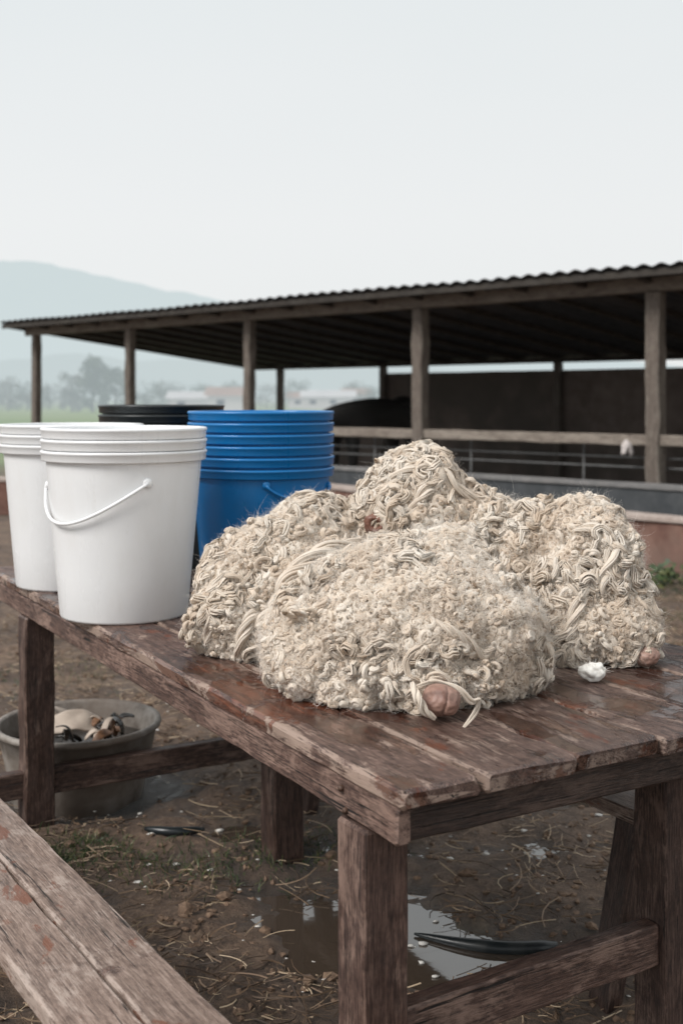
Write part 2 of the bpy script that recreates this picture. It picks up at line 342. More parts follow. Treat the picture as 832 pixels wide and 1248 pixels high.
# ------------------------------------------------------------ buckets
def bucket(c,Hb,rb,rt,mat,label,cat,group,handle=None):
    e=empty('bucket',c,label,cat,group)
    mb=MB(); t=.0028
    def R(z): return rb+(rt-rb)*z/Hb
    prof=[(.001,.004),(rb-.012,.004),(rb-.010,0),(rb-.002,0),(rb,.006)]
    prof+=[(R(Hb*q),Hb*q) for q in (.25,.5,.75)]
    prof+=[(R(Hb-.04),Hb-.038)]
    mb.lathe(prof+[(R(Hb-.03),Hb-.012)],c,72)
    pin=[(R(Hb-.03)-t,Hb-.012)]+[(R(Hb*q)-t,Hb*q) for q in (.75,.5,.25)]+[(rb-t-.003,.012),(.001,.012)]
    mb.lathe(pin,c,72)
    mb.build('body',mat,e,True)
    mb=MB()
    r=[(rt-.0035,Hb-.03),(rt+.002,Hb-.032),(rt+.0095,Hb-.030),(rt+.0105,Hb-.027),(rt+.0115,Hb-.010),(rt+.014,Hb-.008),(rt+.014,Hb-.003),(rt+.011,Hb),(rt-.001,Hb),(rt-.0035,Hb-.003),(rt-.0035,Hb-.03)]
    mb.lathe(r,c,72); mb.build('rim',mat,e,True)
    if handle:
        a0,a1,ze0,ze1,dip,sk=handle; pts=[]
        for k in range(33):
            s=k/32; a=a0+(a1-a0)*s; z=ze0+(ze1-ze0)*s-dip*math.sin(PI*s**sk)**.8
            rr=R(z)+.009+.006*math.sin(PI*s)
            a_=math.radians(a); pts.append((c[0]+rr*math.sin(a_),c[1]-rr*math.cos(a_),c[2]+z))
        mb=MB(); mb.tube(pts,.0050,8); hd=mb.build('handle',mat,e,True)
        for a,z in ((a0,ze0),(a1,ze1)):
            a_=math.radians(a); d=Vector((math.sin(a_),-math.cos(a_),0)); p=Vector(c)+d*R(z)+UP*z
            mb=MB(); mb.tube([p,p+d*.006,p+d*.010,p+d*.0105],[.014,.0135,.011,.002],16); o=mb.build('handle_boss',mat,e,True); o.parent=hd
    return e
def pos(n,i):
    return ['bottom','second lowest','third lowest','fourth lowest','fifth lowest','sixth lowest'][i] if i<n-1 else 'topmost'
def stack(x,y,n,sp,Hb,rb,rt,mat,colr,where,group,handle):
    for i in range(n):
        jx,jy=(random.uniform(-.0008,.0008) for _ in range(2)) if i else (0,0)
        bucket((x+jx,y+jy,.7505+i*sp),Hb,rb,rt,mat,'%s bucket, %s of the nested stack %s'%(colr,pos(n,i),where),'bucket',group,handle if i==0 else None)
stack(-.645,3.42,3,.033,.487,.187,.230,M_white,'white','with the hanging handle','front white bucket stack',(27,-86,.40,.38,.105,1.25))
stack(-.93,3.97,3,.033,.484,.187,.230,M_white,'white','at the far left','left white bucket stack',None)
stack(-.272,3.9,6,.0375,.408,.198,.234,M_blue,'blue','beside the fleeces','blue bucket stack',(8,80,.360,.345,.045,.8))
stack(-.69,4.42,4,.036,.505,.19,.226,M_black,'black','behind the white buckets','black bucket stack',None)
# ------------------------------------------------------------ fleeces
def tubes(P,R,sides,ref):
    M,K,_=P.shape
    Tn=np.gradient(P,axis=1); Tn/=np.linalg.norm(Tn,axis=2,keepdims=True)+1e-9
    U=np.cross(Tn,ref[:,None,:]); U/=np.linalg.norm(U,axis=2,keepdims=True)+1e-6
    W=np.cross(Tn,U)
    an=np.arange(sides)*2*PI/sides
    V=P[:,:,None,:]+R[:,:,None,None]*(np.cos(an)[None,None,:,None]*U[:,:,None,:]+np.sin(an)[None,None,:,None]*W[:,:,None,:])
    idx=np.arange(M*K*sides).reshape(M,K,sides)
    a=idx[:,:-1,:]; b_=np.roll(idx,-1,axis=2)[:,:-1,:]; c=np.roll(idx,-1,axis=2)[:,1:,:]; d=idx[:,1:,:]
    return V.reshape(-1,3),np.stack([a,b_,c,d],-1).reshape(-1,4)
def ribbons(P,R,ref):
    M,K,_=P.shape
    Tn=np.gradient(P,axis=1); U=np.cross(Tn,ref[:,None,:]); U/=np.linalg.norm(U,axis=2,keepdims=True)+1e-9
    V=np.stack([P-U*R[...,None],P+U*R[...,None]],2)
    idx=np.arange(M*K*2).reshape(M,K,2)
    return V.reshape(-1,3),np.stack([idx[:,:-1,0],idx[:,:-1,1],idx[:,1:,1],idx[:,1:,0]],-1).reshape(-1,4)
class Acc:
    def __init__(s): s.V=[];s.F=[];s.T=[];s.n=0
    def add(s,V,Fq,T_): s.V.append(V); s.F.append(Fq+s.n); s.T.append(T_); s.n+=len(V)
    def build(s,name,mat,parent): return np_mesh(name,np.concatenate(s.V),np.concatenate(s.F),mat,parent,np.concatenate(s.T))
def bundle(acc,C,ref,rb,rs,nstr,twist,tone,sides=4,var=.1,wob=.5):
    M,K,_=C.shape
    Tn=np.gradient(C,axis=1); Tn/=np.linalg.norm(Tn,axis=2,keepdims=True)+1e-9
    U=np.cross(Tn,ref[:,None,:]); U/=np.linalg.norm(U,axis=2,keepdims=True)+1e-6
    W=np.cross(Tn,U); s=np.linspace(0,1,K)[None,:]
    for j in range(nstr):
        ph=2*PI*j/nstr+rng.uniform(-.4,.4,(M,1))+twist*s+wob*np.sin(s*rng.uniform(3,12,(M,1))+rng.uniform(0,6,(M,1)))
        rj=rb*rng.uniform(.55,1.2,(M,1))
        P=C+rj[...,None]*(np.cos(ph)[...,None]*U+np.sin(ph)[...,None]*W)
        Vv,Fq=tubes(P,rs*rng.uniform(.75,1.2,(M,1)),sides,ref)
        tt=np.repeat((tone[:,None]+rng.uniform(-var,var,(M,1))+0*s).reshape(-1),sides)
        acc.add(Vv,Fq,np.clip(tt,0,1))
ELL={
 'front':[(.15,2.58,.865,.265,.23,.200),(.05,2.59,.84,.215,.21,.17),(.265,2.58,.83,.185,.20,.165),(.19,2.64,.93,.155,.13,.145),(.15,2.49,.80,.23,.165,.10)],
 'left':[(-.15,3.04,.87,.22,.20,.20),(-.08,3.10,.94,.175,.15,.165),(-.24,2.91,.82,.135,.13,.115),(-.06,2.98,.85,.13,.11,.14)],
 'top':[(.20,3.10,1.055,.155,.155,.19),(.33,3.08,.96,.165,.16,.185),(.22,3.10,.86,.27,.20,.15)],
 'right':[(.62,2.93,.915,.140,.16,.205),(.66,2.84,.82,.120,.125,.105),(.50,3.02,.945,.14,.14,.165),(.56,2.83,.81,.115,.105,.10)]}
def inside(key,p,k=.9):
    for o,es in ELL.items():
        if o==key: continue
        for (x,y,z,a,b_,c) in es:
            if ((p[0]-x)/a)**2+((p[1]-y)/b_)**2+((p[2]-z)/c)**2<k: return True
    return False
BV={}
def fleece(key,label,dmin,dloop,nfib,nfuzz,curlsize,lt,lockw):
    es=ELL[key]; cx,cy=es[0][0],es[0][1]
    root=empty('sheep_fleece',(cx,cy,.75),label,'fleece')
    bm=bmesh.new()
    for (x,y,z,a,b_,c) in es:
        r=bmesh.ops.create_icosphere(bm,subdivisions=4,radius=1)
        for v in r['verts']: v.co=Vector((x-cx+v.co.x*a,y-cy+v.co.y*b_,z-.75+v.co.z*c))
    me=bpy.data.meshes.new('tmp'); bm.to_mesh(me); bm.free()
    ob=bpy.data.objects.new('tmp',me); COL.objects.link(ob)
    md=ob.modifiers.new('r','REMESH'); md.mode='VOXEL'; md.voxel_size=.010
    sm=ob.modifiers.new('s','SMOOTH'); sm.iterations=5
    dg=bpy.context.evaluated_depsgraph_get(); body=bpy.data.meshes.new_from_object(ob.evaluated_get(dg))
    bpy.data.objects.remove(ob)
    seed={'front':1,'left':20,'top':40,'right':60}[key]
    for v in body.vertices:
        n=v.normal.copy(); p=v.co*1.0
        big=noise.noise(p*8+Vector((seed,0,0)))
        dd,_p=noise.voronoi(p*13+Vector((seed,3,0)))
        d=.038*big+.040*(.45-dd[0])+.012*noise.noise(p*28+Vector((0,seed,0)))
        v.co=v.co+n*d
        if v.co.z<.003: v.co.z=.003
    body.update(); body.materials.clear(); body.materials.append(M_under)
    bo=bpy.data.objects.new('fleece_body',body); COL.objects.link(bo); bo.parent=root
    org=np.array([cx,cy,.75])
    body.calc_loop_triangles()
    vs=np.array([v.co for v in body.vertices]); tr=np.array([t.vertices for t in body.loop_triangles])
    tA,tB,tC=vs[tr[:,0]],vs[tr[:,1]],vs[tr[:,2]]; cr=np.cross(tB-tA,tC-tA); ar=np.linalg.norm(cr,axis=1); nn=cr/(ar[:,None]+1e-12)
    bvh=BVHTree.FromPolygons([tuple(v) for v in vs],[tuple(t) for t in tr]); BV[key]=(bvh,Vector(org),root)
    pr=ar*(nn[:,2]>-.6); pr/=pr.sum()
    mask=lambda p: noise.noise(Vector(p)*7+Vector((seed*3,1,2)))
    def sample(n,dm=None,lo=None,hi=None,leak=.45):
        out=[];on=[];cells={}
        q=n*3 if dm is None else 60000
        ii=rng.choice(len(tr),q,p=pr); u=rng.random((q,2)); fl=u.sum(1)>1; u[fl]=1-u[fl]
        pts=tA[ii]+u[:,:1]*(tB-tA)[ii]+u[:,1:]*(tC-tA)[ii]
        for p,q_ in zip(pts,nn[ii]):
            if p[2]<.006: continue
            if dm is not None:
                k=(int(p[0]//dm),int(p[1]//dm),int(p[2]//dm)); bad=False
                for dx in (-1,0,1):
                    for dy in (-1,0,1):
                        for dz in (-1,0,1):
                            for o_ in cells.get((k[0]+dx,k[1]+dy,k[2]+dz),()):
                                if (o_[0]-p[0])**2+(o_[1]-p[1])**2+(o_[2]-p[2])**2<dm*dm: bad=True
                if bad: continue
                cells.setdefault(k,[]).append(p)
            if lo is not None and mask(p)<lo: continue
            if hi is not None and mask(p)>hi and rng.random()>leak: continue
            if inside(key,p+org,.8): continue
            out.append(p);on.append(q_)
            if len(out)>=n: break
        return np.array(out),np.array(on)
    def frames(n):
        r=rng.normal(size=n.shape); a=np.cross(n,r); a/=np.linalg.norm(a,axis=1,keepdims=True); return a,np.cross(n,a)
    def project(P,Hh):
        M,K,_=P.shape; out=np.empty_like(P)
        for i in range(M):
            for k in range(K):
                co,no,_,_=bvh.find_nearest(Vector(P[i,k]))
                q=np.array(co)+np.array(no)*Hh[i,k]
                if q[2]<.004: q[2]=.004
                out[i,k]=q
        return out
    acc=Acc()
    P0,n0=sample(9000,dmin,None,lt); a,b_=frames(n0); M=len(P0); K=16; s=np.linspace(0,1,K)[None,:]
    size=curlsize*rng.uniform(.55,1.5,(M,1)); turns=rng.uniform(1.1,2.2,(M,1))*np.sign(rng.normal(size=(M,1)))
    th=turns*2*PI*s+rng.uniform(0,6.3,(M,1)); rho=size*(1-s**1.4)*(1+.25*np.sin(s*9+rng.uniform(0,6,(M,1))))
    nv=n0+rng.normal(size=(M,3))*.5; nv/=np.linalg.norm(nv,axis=1,keepdims=True)
    el=rng.uniform(.6,1.2,(M,1))
    C=P0[:,None,:]+rho[...,None]*(np.cos(th)[...,None]*a[:,None,:]+(el*np.sin(th))[...,None]*b_[:,None,:])+nv[:,None,:]*((-.006+size*1.2*s**.7)[...,None])
    jn=rng.normal(size=(M,4,3))*.22; tt=np.linspace(0,3,K); i0=np.minimum(tt.astype(int),2); ft=(tt-i0)[None,:,None]
    C+=(jn[:,i0,:]*(1-ft)+jn[:,i0+1,:]*ft)*size[:,:,None]
    C[...,2]=np.maximum(C[...,2],.004)
    sc=(size/.0095)*np.ones((1,K))
    bundle(acc,C,n0,.0024*sc,.0026*sc*(1-.1*s),5,2.,rng.uniform(.3,.95,M),4,.08,.4)
    P0,n0=sample(2500,dloop,lt-.08); a,b_=frames(n0); M=len(P0); K=24; s=np.linspace(0,1,K)[None,:]
    Ln=rng.uniform(.035,.085,(M,1)); Am=rng.uniform(.010,.024,(M,1)); fr=rng.uniform(.6,1.3,(M,1)); ph=rng.uniform(0,2*PI,(M,1)); cv=rng.uniform(-1.5,1.5,(M,1))
    xx=Ln*(s-.5)+.5*Am*np.sin(4*PI*fr*s+ph); yy=Am*np.sin(2*PI*fr*s+ph)+cv*Ln*1.6*(s-.5)**2
    C=P0[:,None,:]+xx[...,None]*a[:,None,:]+yy[...,None]*b_[:,None,:]
    Hh=.002+.014*np.sin(PI*s)*rng.uniform(.5,1.6,(M,1))+.003*np.sin(2*PI*fr*s*1.3+ph+1.5)
    C=project(C,Hh)
    wd=lockw*rng.uniform(.7,1.4,(M,1))*(np.sin(PI*(.08+.84*s))**.6)
    bundle(acc,C,n0,.0054*wd,.0019*wd,15,rng.uniform(1,3.0),rng.uniform(.45,.95,M),3,.12,.3)
    lk=acc.build('wool_locks',M_wool,None)
    lk.parent=root
    acc=Acc()
    P0,n0=sample(nfib); M=len(P0); a,b_=frames(n0); K=9; s=np.linspace(0,1,K)[None,:]
    ln=rng.uniform(.006,.026,(M,1)); r=rng.uniform(.003,.008,(M,1)); th=2*PI*rng.uniform(.5,1.4,(M,1))*s+rng.uniform(0,6.3,(M,1)); h0=rng.uniform(.004,.018,(M,1))
    C=P0[:,None,:]+n0[:,None,:]*(h0+r*np.sin(th)*.8)[...,None]+(ln*(s-.5))[...,None]*a[:,None,:]+(r*np.cos(th))[...,None]*b_[:,None,:]
    C[...,2]=np.maximum(C[...,2],.003)
    R=rng.uniform(.00018,.00042,(M,1))*(np.sin(PI*(.1+.8*s)))
    Vv,Fq=ribbons(C,R,n0+rng.normal(size=(M,3))*.5); acc.add(Vv,Fq,np.repeat(np.clip(rng.uniform(.5,1.1,M),0,1),K*2))
    P0,n0=sample(nfuzz); M=len(P0); a,b_=frames(n0); K=6; s=np.linspace(0,1,K)[None,:]
    ln=rng.uniform(.012,.030,(M,1))*(1+rng.random((M,1))**8)
    d=n0+rng.normal(size=(M,3))*.6; d/=np.linalg.norm(d,axis=1,keepdims=True)
    cur=rng.uniform(-1.1,1.1,(M,1))
    C=P0[:,None,:]+n0[:,None,:]*.008+(ln*s)[...,None]*d[:,None,:]+(ln*cur*s**2)[...,None]*a[:,None,:]+(.003*np.sin(s*7+rng.uniform(0,6,(M,1))))[...,None]*b_[:,None,:]
    C[...,2]=np.maximum(C[...,2],.003)
    R=.00021*(1-.6*s)*np.ones((M,1))
    Vv,Fq=ribbons(C,R,rng.normal(size=(M,3))); acc.add(Vv,Fq,np.full(len(Vv),1.))
    acc.build('loose_fibres',M_fib,None).parent=root
    return root
FR=fleece('front','large cream fleece in front of the pile, all tight curls, brown hide end below',.0110,.024,28000,18000,.0098,.20,1.0)
FL=fleece('left','cream fleece at the left of the pile, with thick twisted locks',.0120,.022,18000,13000,.0108,.05,1.15)
FT=fleece('top','topmost cream fleece of the pile with big looping locks',.0120,.019,14000,10000,.0108,-.08,1.35)
FG=fleece('right','cream fleece at the right end of the pile with long looping locks',.0120,.021,14000,10000,.0108,.0,1.25)
def at(u,v,Y): return ((u-416)/F*Y,Y,H-(v-485)/F*Y)
def surf(key,u,v,off):
    bvh,o,_=BV[key]; d=Vector(at(u,v,1))-Vector((0,0,H)); d.normalize()
    h,n,_,_=bvh.ray_cast(Vector((0,0,H))-o,d)
    if h is None: 
        h,n,_,_=bvh.find_nearest(Vector(at(u,v,2.8))-o)
    return Vector(h)+o+Vector(n)*off, Vector(n)
def rope(root,pts,rad,turns,nst=3):
    pts=np.array([tuple(p) for p in pts])-np.array(root.location); K=60
    t=np.linspace(0,len(pts)-1,K); 
    C=np.stack([np.interp(t,np.arange(len(pts)),pts[:,k]) for k in range(3)],1)
    for _ in range(14): C[1:-1]=(C[:-2]+2*C[1:-1]+C[2:])/4
    s=np.linspace(0,1,K); acc=Acc(); ref=np.array([[.3,-1,.4]])
    Tn=np.gradient(C,axis=0); Tn/=np.linalg.norm(Tn,axis=1,keepdims=True); U=np.cross(Tn,ref[0]); U/=np.linalg.norm(U,axis=1,keepdims=True); W=np.cross(Tn,U)
    env=np.sin(PI*(.05+.90*s))**.5
    for j in range(nst):
        ph=2*PI*j/nst+turns*2*PI*s
        P=C+(rad*.8*env)[:,None]*(np.cos(ph)[:,None]*U+np.sin(ph)[:,None]*W)
        bundle(acc,P[None],ref,(rad*.5*env)[None],(rad*.19*env+.0003)[None],20,5,np.array([.75]),4,.15,.25)
    acc.build('twisted_lock',M_wool,None).parent=root
def srope(key,uv,rad,turns,nst=3):
    rope(BV[key][2],[surf(key,u,v,rad*1.05)[0] for u,v in uv],rad,turns,nst)
srope('left',[(312,768),(326,752),(342,732),(356,710),(370,692),(392,680),(415,672),(440,666)],.020,2.0)
srope('left',[(340,760),(362,738),(378,716),(376,696),(394,670)],.014,1.3)
srope('left',[(288,804),(296,780),(304,756),(318,736)],.012,1.1)
srope('left',[(256,784),(262,755),(258,728),(272,700)],.011,1.0)
srope('top',[(468,600),(485,582),(510,572),(535,580),(550,600),(575,612)],.014,1.4)
srope('top',[(490,635),(512,615),(520,595),(548,588),(572,575)],.012,1.2)
srope('right',[(700,650),(722,648),(740,662),(742,686),(728,708),(738,732)],.014,1.3)
srope('right',[(700,690),(706,720),(698,752),(690,780)],.012,1.2)
srope('front',[(528,760),(548,768),(566,785),(586,798),(602,786)],.009,1.2)
def knob(root,c,r,d,mat,hollow=0,name='hide_end'):
    d=Vector(d).normalized(); bm=bmesh.new(); bmesh.ops.create_icosphere(bm,subdivisions=5,radius=1)
    q=Vector((0,-1,0)).rotation_difference(d).to_matrix()
    for v in bm.verts:
        p=v.co.copy(); k=1+.12*noise.noise(p*1.8+Vector(c)*9)+.05*noise.noise(p*5)+.015*noise.noise(p*16)
        groove=-.10*math.exp(-((p.x-.25*p.z)/.06)**2)*(1 if p.y<-.2 else 0)
        rr=math.hypot(p.x,p.z)
        if hollow and p.y<0: k-=.75*math.exp(-(rr/.42)**4)*hollow
        p=Vector((p.x*1.05,p.y*1.15,p.z*.86))*(k+groove)
        v.co=q@(p*r)+Vector(c)-Vector(root.location)
    me=bpy.data.meshes.new(name); bm.to_mesh(me); bm.free(); me.polygons.foreach_set('use_smooth',[True]*len(me.polygons)); me.materials.append(mat)
    o=bpy.data.objects.new(name,me); COL.objects.link(o); o.parent=root
knob(FR,(.199,2.285,.790),.037,(.1,-1,-.1),M_hide)
best=None
for k in ('top','left','front'):
    bvh,o,_=BV[k]; d=(Vector(at(461,638,1))-Vector((0,0,H))).normalized(); h=bvh.ray_cast(Vector((0,0,H))-o,d)
    if h[0] is not None and (best is None or h[3]<best[0]): best=(h[3],k,Vector(h[0])+o,d)
knob(BV[best[1]][2],best[2]-best[3]*.016,.036,(-.35,-1,.0),M_hided,1)
p,n=surf('right',784,798,.004); knob(FG,p,.030,(.9,-.6,-.1),M_hide)
rope(FR,[at(505,838,2.265),at(530,828,2.23),at(560,838,2.22),at(575,858,2.225),at(585,850,2.235),at(580,868,2.235),at(562,890,2.235)],.0045,1.2,2)
rope(FR,[at(502,832,2.27),at(508,850,2.235),at(516,866,2.235),at(530,876,2.24)],.007,1.0,3)
# loose tuft
tf=empty('wool_tuft',at(722,828,2.60)[:2]+(.75,),'small smooth white tuft of wool lying beside the right fleece','wool')
bm=bmesh.new(); bmesh.ops.create_icosphere(bm,subdivisions=4,radius=1)
for v in bm.verts:
    p=v.co; k=1+.30*noise.noise(p*1.8)+.08*noise.noise(p*5); v.co=Vector((p.x*.031*k,p.y*.023*k,.021+p.z*.020*k))
me=bpy.data.meshes.new('tuft_body'); bm.to_mesh(me); bm.free(); me.polygons.foreach_set('use_smooth',[True]*len(me.polygons)); me.materials.append(speck('white tuft',(.74,.71,.66),(.88,.86,.82),60,.9,.6,.003)); o=bpy.data.objects.new('tuft_body',me); COL.objects.link(o); o.parent=tf
M=260; d=rng.normal(size=(M,3)); d[:,2]=np.abs(d[:,2]); d/=np.linalg.norm(d,axis=1,keepdims=True); s=np.linspace(0,1,5)[None,:]
C=d[:,None,:]*np.array([.028,.021,.018])*(1+.22*s[...,None])+np.array([0,0,.020])+rng.normal(size=(M,1,3))*.005*s[...,None]
C[...,2]=np.maximum(C[...,2],.003)
Vv,Fq=ribbons(C,.00025*np.ones((M,5)),rng.normal(size=(M,3))); np_mesh('loose_fibres',Vv,Fq,M_fib,None,np.full(len(Vv),1.)).parent=tf
# ------------------------------------------------------------ tub with scraps
tc_=(-.99,4.33,G)
tb=empty('tub',tc_,'round dirty grey tub on the mud under the left end of the table','tub')
mb=MB(); mb.lathe([(.001,-.07),(.225,-.07),(.235,-.055),(.275,.14),(.292,.222),(.306,.225),(.310,.236),(.306,.246),(.292,.248),(.284,.238),(.262,.14),(.228,-.04),(.001,-.04)],tc_,64); mb.build('tub_body',M_tub,tb,True)
mb=MB(); mb.lathe([(.001,.16),(.1,.165),(.2,.16),(.268,.158)],tc_,48); o=mb.build('slop',M_slop,tb,True)
def sheet(name,c,w,h,rot,curl,mat,label,cat,group=None):
    mb=MB(); n=14; R_=[]
    for i in range(n+1):
        row=[]
        for j in range(9):
            x=(i/n-.5)*w; y=(j/8-.5)*h*(1-.5*(2*i/n-1)**2); z=curl*(1-(2*i/n-1)**2)+.012*noise.noise(Vector((x*20+c[0]*9,y*20,0)))
            p=Vector((x,y,z)); p.rotate(Euler(rot)); row.append(Vector(c)+p)
        R_.append(row)
    mb.ring_mesh(R_,R_,1,cap=False,closed=False)
    o=mb.build(name,mat,None,True); so=o.modifiers.new('s','SOLIDIFY'); so.thickness=.004
    tag(o,label,cat,group)
sheet('card_scrap',(-.99,4.30,.145),.26,.11,(.5,.15,.5),.05,M_paper,'pale curved piece of card lying in the tub','scrap')
sheet('card_scrap',(-1.12,4.42,.16),.2,.16,(-.4,.3,-.5),.04,M_paper,'shorter pale card piece at the back left of the tub','scrap')
for k in range(20):
    sheet('vegetable_peel',(-.90+random.uniform(-.14,.08),4.3+random.uniform(-.15,.15),.11+random.uniform(0,.06)),random.uniform(.05,.11),random.uniform(.015,.04),(random.uniform(-.8,.8),random.uniform(-.8,.8),random.uniform(0,6)),.03,[M_peel,M_paper,M_slop,M_slop][k%4],'curled peel scrap in the right half of the tub','scrap','peel scraps in the tub')
# ------------------------------------------------------------ ground litter
def scatter(n,xr,yr,bias=1.0):
    x=rng.uniform(*xr,n); y=yr[0]+(yr[1]-yr[0])*rng.random(n)**bias; return x,y
def litter(name,n,xr,yr,lr,rr,mat,kindlabel,cat,bias=1.6):
    x,y=scatter(n,xr,yr,bias)
    keep=np.array([noise.noise(Vector((a*2.6,c*2.6,5)))+.5*noise.noise(Vector((a*7,c*7,5)))+rng.uniform(-.4,.4)>-.05 and gh(a,c)>G-.018 for a,c in zip(x,y)]); x,y=x[keep],y[keep]; n=len(x)
    K=5; s=np.linspace(-.5,.5,K)[None,:]
    z=np.array([gh(a,b_) for a,b_ in zip(x,y)]); an=rng.uniform(0,2*PI,n); ln=lr[0]+(lr[1]-lr[0])*rng.random(n)**2.4
    cl=np.clip(rng.uniform(-.5,.5,n),-1,1)
    P=np.zeros((n,K,3)); P[...,0]=x[:,None]+np.cos(an)[:,None]*ln[:,None]*s-np.sin(an)[:,None]*(cl*ln)[:,None]*s**2*2
    P[...,1]=y[:,None]+np.sin(an)[:,None]*ln[:,None]*s+np.cos(an)[:,None]*(cl*ln)[:,None]*s**2*2
    P[...,2]=z[:,None]+.007+rng.uniform(-.15,.3,n)[:,None]*ln[:,None]*(s+.3)+rng.uniform(0,.008,n)[:,None]
    R=rng.uniform(*rr,n)[:,None]*np.ones((1,K)); Vv,Fq=tubes(P,R,3,np.tile([[0,0,1.]],(n,1)))
    tn=np.repeat(rng.random(n)**1.4,K*3)
    tag(np_mesh(name,Vv,Fq,mat,None,tn,False),kindlabel,cat,kind='stuff')
litter('straw',44000,(-2.2,2.8),(2.2,9),(.010,.14),(.0007,.0023),M_straw,'loose straw and stalks trodden into the mud around the table','straw')
x,y=scatter(9000,(-2.5,3.2),(2.2,9),1.6); ico=bmesh.new(); bmesh.ops.create_icosphere(ico,subdivisions=1,radius=1); iv=np.array([v.co for v in ico.verts]); itf=np.array([[v.index for v in f.verts] for f in ico.faces]); ico.free()
VV=[];FF=[]
for k in range(len(x)):
    r=random.uniform(.003,.013)*(1 if random.random()<.9 else 1.9); z=gh(x[k],y[k])
    if z<G-.016: continue
    sc=np.array([random.uniform(.7,1.4),random.uniform(.7,1.4),random.uniform(.5,.9)])*r
    FF.append(itf+len(VV)*len(iv)); VV.append(iv*sc*(1+rng.uniform(-.3,.3,(len(iv),1)))+np.array([x[k],y[k],z+r*.1]))
tag(np_mesh('soil_clods',np.concatenate(VV),np.concatenate(FF),speck('clod soil',(.07,.042,.028),(.25,.165,.11),60,.85),None,None,False,3),'small clods of brown soil on the muddy ground','soil',kind='stuff')
VV=[];FF=[]
for k in range(420):
    a,c=random.uniform(-1.6,1.6),random.uniform(2.4,5.5); r=.002+.009*random.random()**2; VV.append(iv*np.array([1.5,1,.5])*r*(1+rng.uniform(-.4,.4,(len(iv),1)))+np.array([a,c,max(gh(a,c),G-.02)+r*.4])); FF.append(itf+k*len(iv))
tag(np_mesh('wool_flecks',np.concatenate(VV),np.concatenate(FF),speck('fleck wool',(.55,.52,.47),(.80,.78,.75),60,.9),None,None,True,3),'tiny pale flecks of wool trodden into the mud','wool',kind='stuff')
def blades(cent,n,lr):
    Ps=[]
    for k in range(n):
        cx,cy=cent[k%len(cent)][:2]; sp=cent[k%len(cent)][2]
        x=cx+random.gauss(0,sp); y=cy+random.gauss(0,sp*.6); z=gh(x,y)-.003; l=random.uniform(*lr); a=random.uniform(0,2*PI); be=random.uniform(.2,1.0)
        Ps.append([(x+math.cos(a)*l*be*s*s,y+math.sin(a)*l*be*s*s,z+l*s*(1-.4*be*s)) for s in (0,.33,.66,1)])
    P=np.array(Ps); R=np.tile([[.0018,.0016,.0011,.0004]],(n,1)); a=rng.uniform(0,2*PI,n)
    return tubes(P,R,3,np.stack([np.cos(a),np.sin(a),0*a],1))
cent=[(-.90,3.62,.10),(-.42,3.58,.16),(-.15,3.75,.12),(-.8,3.7,.12),(.9,4.8,.2),(1.4,5.2,.3),(-1.2,3.2,.15),(.5,5,.3),(2.0,6.5,.3),(-1.6,6,.4),(2.6,8.6,.25),(2.4,8.9,.2),(2.9,8.4,.3),(2.2,7.5,.3)]
Vv,Fq=blades(cent,4200,(.012,.05))
tag(np_mesh('grass',Vv,Fq,M_grass,None,np.repeat(rng.random(4200),12),False),'thin green grass tufts growing through the mud','grass',kind='stuff')
def weed(x,y,sz,label):
    z=gh(x,y); e=empty('weed',(x,y,z),label,'plant'); mb=MB()
    for k in range(150):
        a=random.uniform(0,2*PI); r=sz*random.random()**.5; h=random.uniform(.1,.8)*sz*(1-.4*r/sz); c=Vector((x+r*math.cos(a),y+r*math.sin(a),z+h)); l=random.uniform(.03,.07); d=Vector((math.cos(a),math.sin(a),random.uniform(-.2,.7))).normalized(); sd=d.orthogonal().normalized(); 
        mb.poly([c,c+d*l*.5+sd*l*.35,c+d*l,c+d*l*.5-sd*l*.35],random.random())
    mb.build('leaves',M_grass,e); mb=MB()
    for k in range(10):
        a=random.uniform(0,2*PI); mb.tube([(x,y,z),(x+.3*sz*math.cos(a),y+.3*sz*math.sin(a),z+.4*sz),(x+.7*sz*math.cos(a),y+.7*sz*math.sin(a),z+.6*sz)],.003,4,.3)
    mb.build('stems',M_grass,e)
for (x,y,s_,lb) in ((2.36,8.95,.20,'leafy green weed at the foot of the low wall, left one of the clump'),(2.60,8.75,.26,'larger leafy green weed at the foot of the low wall by the picture edge'),(2.95,8.6,.24,'leafy weed growing furthest right along the low wall')): weed(x,y,s_,lb)
def hx(s): return (.20+.40*s,3.16-.07*math.sin(s*2.6)-.03*s)
mb=MB(); pts=[(*hx(k/20),gh(*hx(.5))+.016) for k in range(21)]
mb.tube(pts,[.003+.017*min(1,k/9)**.7 if k<17 else .020-.004*(k-17) for k in range(21)],12); tag(mb.build('hose',M_black,None,True),'black curved length of hose lying beside the puddle','hose')
mb=MB(); pts=[(-.66+.2*s,3.86-.03*math.sin(s*3),gh(-.56,3.84)+.014) for s in [k/12 for k in range(13)]]
mb.tube(pts,[.006,.010,.013,.015,.016,.016,.016,.016,.016,.015,.013,.010,.006],10); tag(mb.build('hose',M_black,None,True),'short black hose offcut on the mud right of the tub','hose')
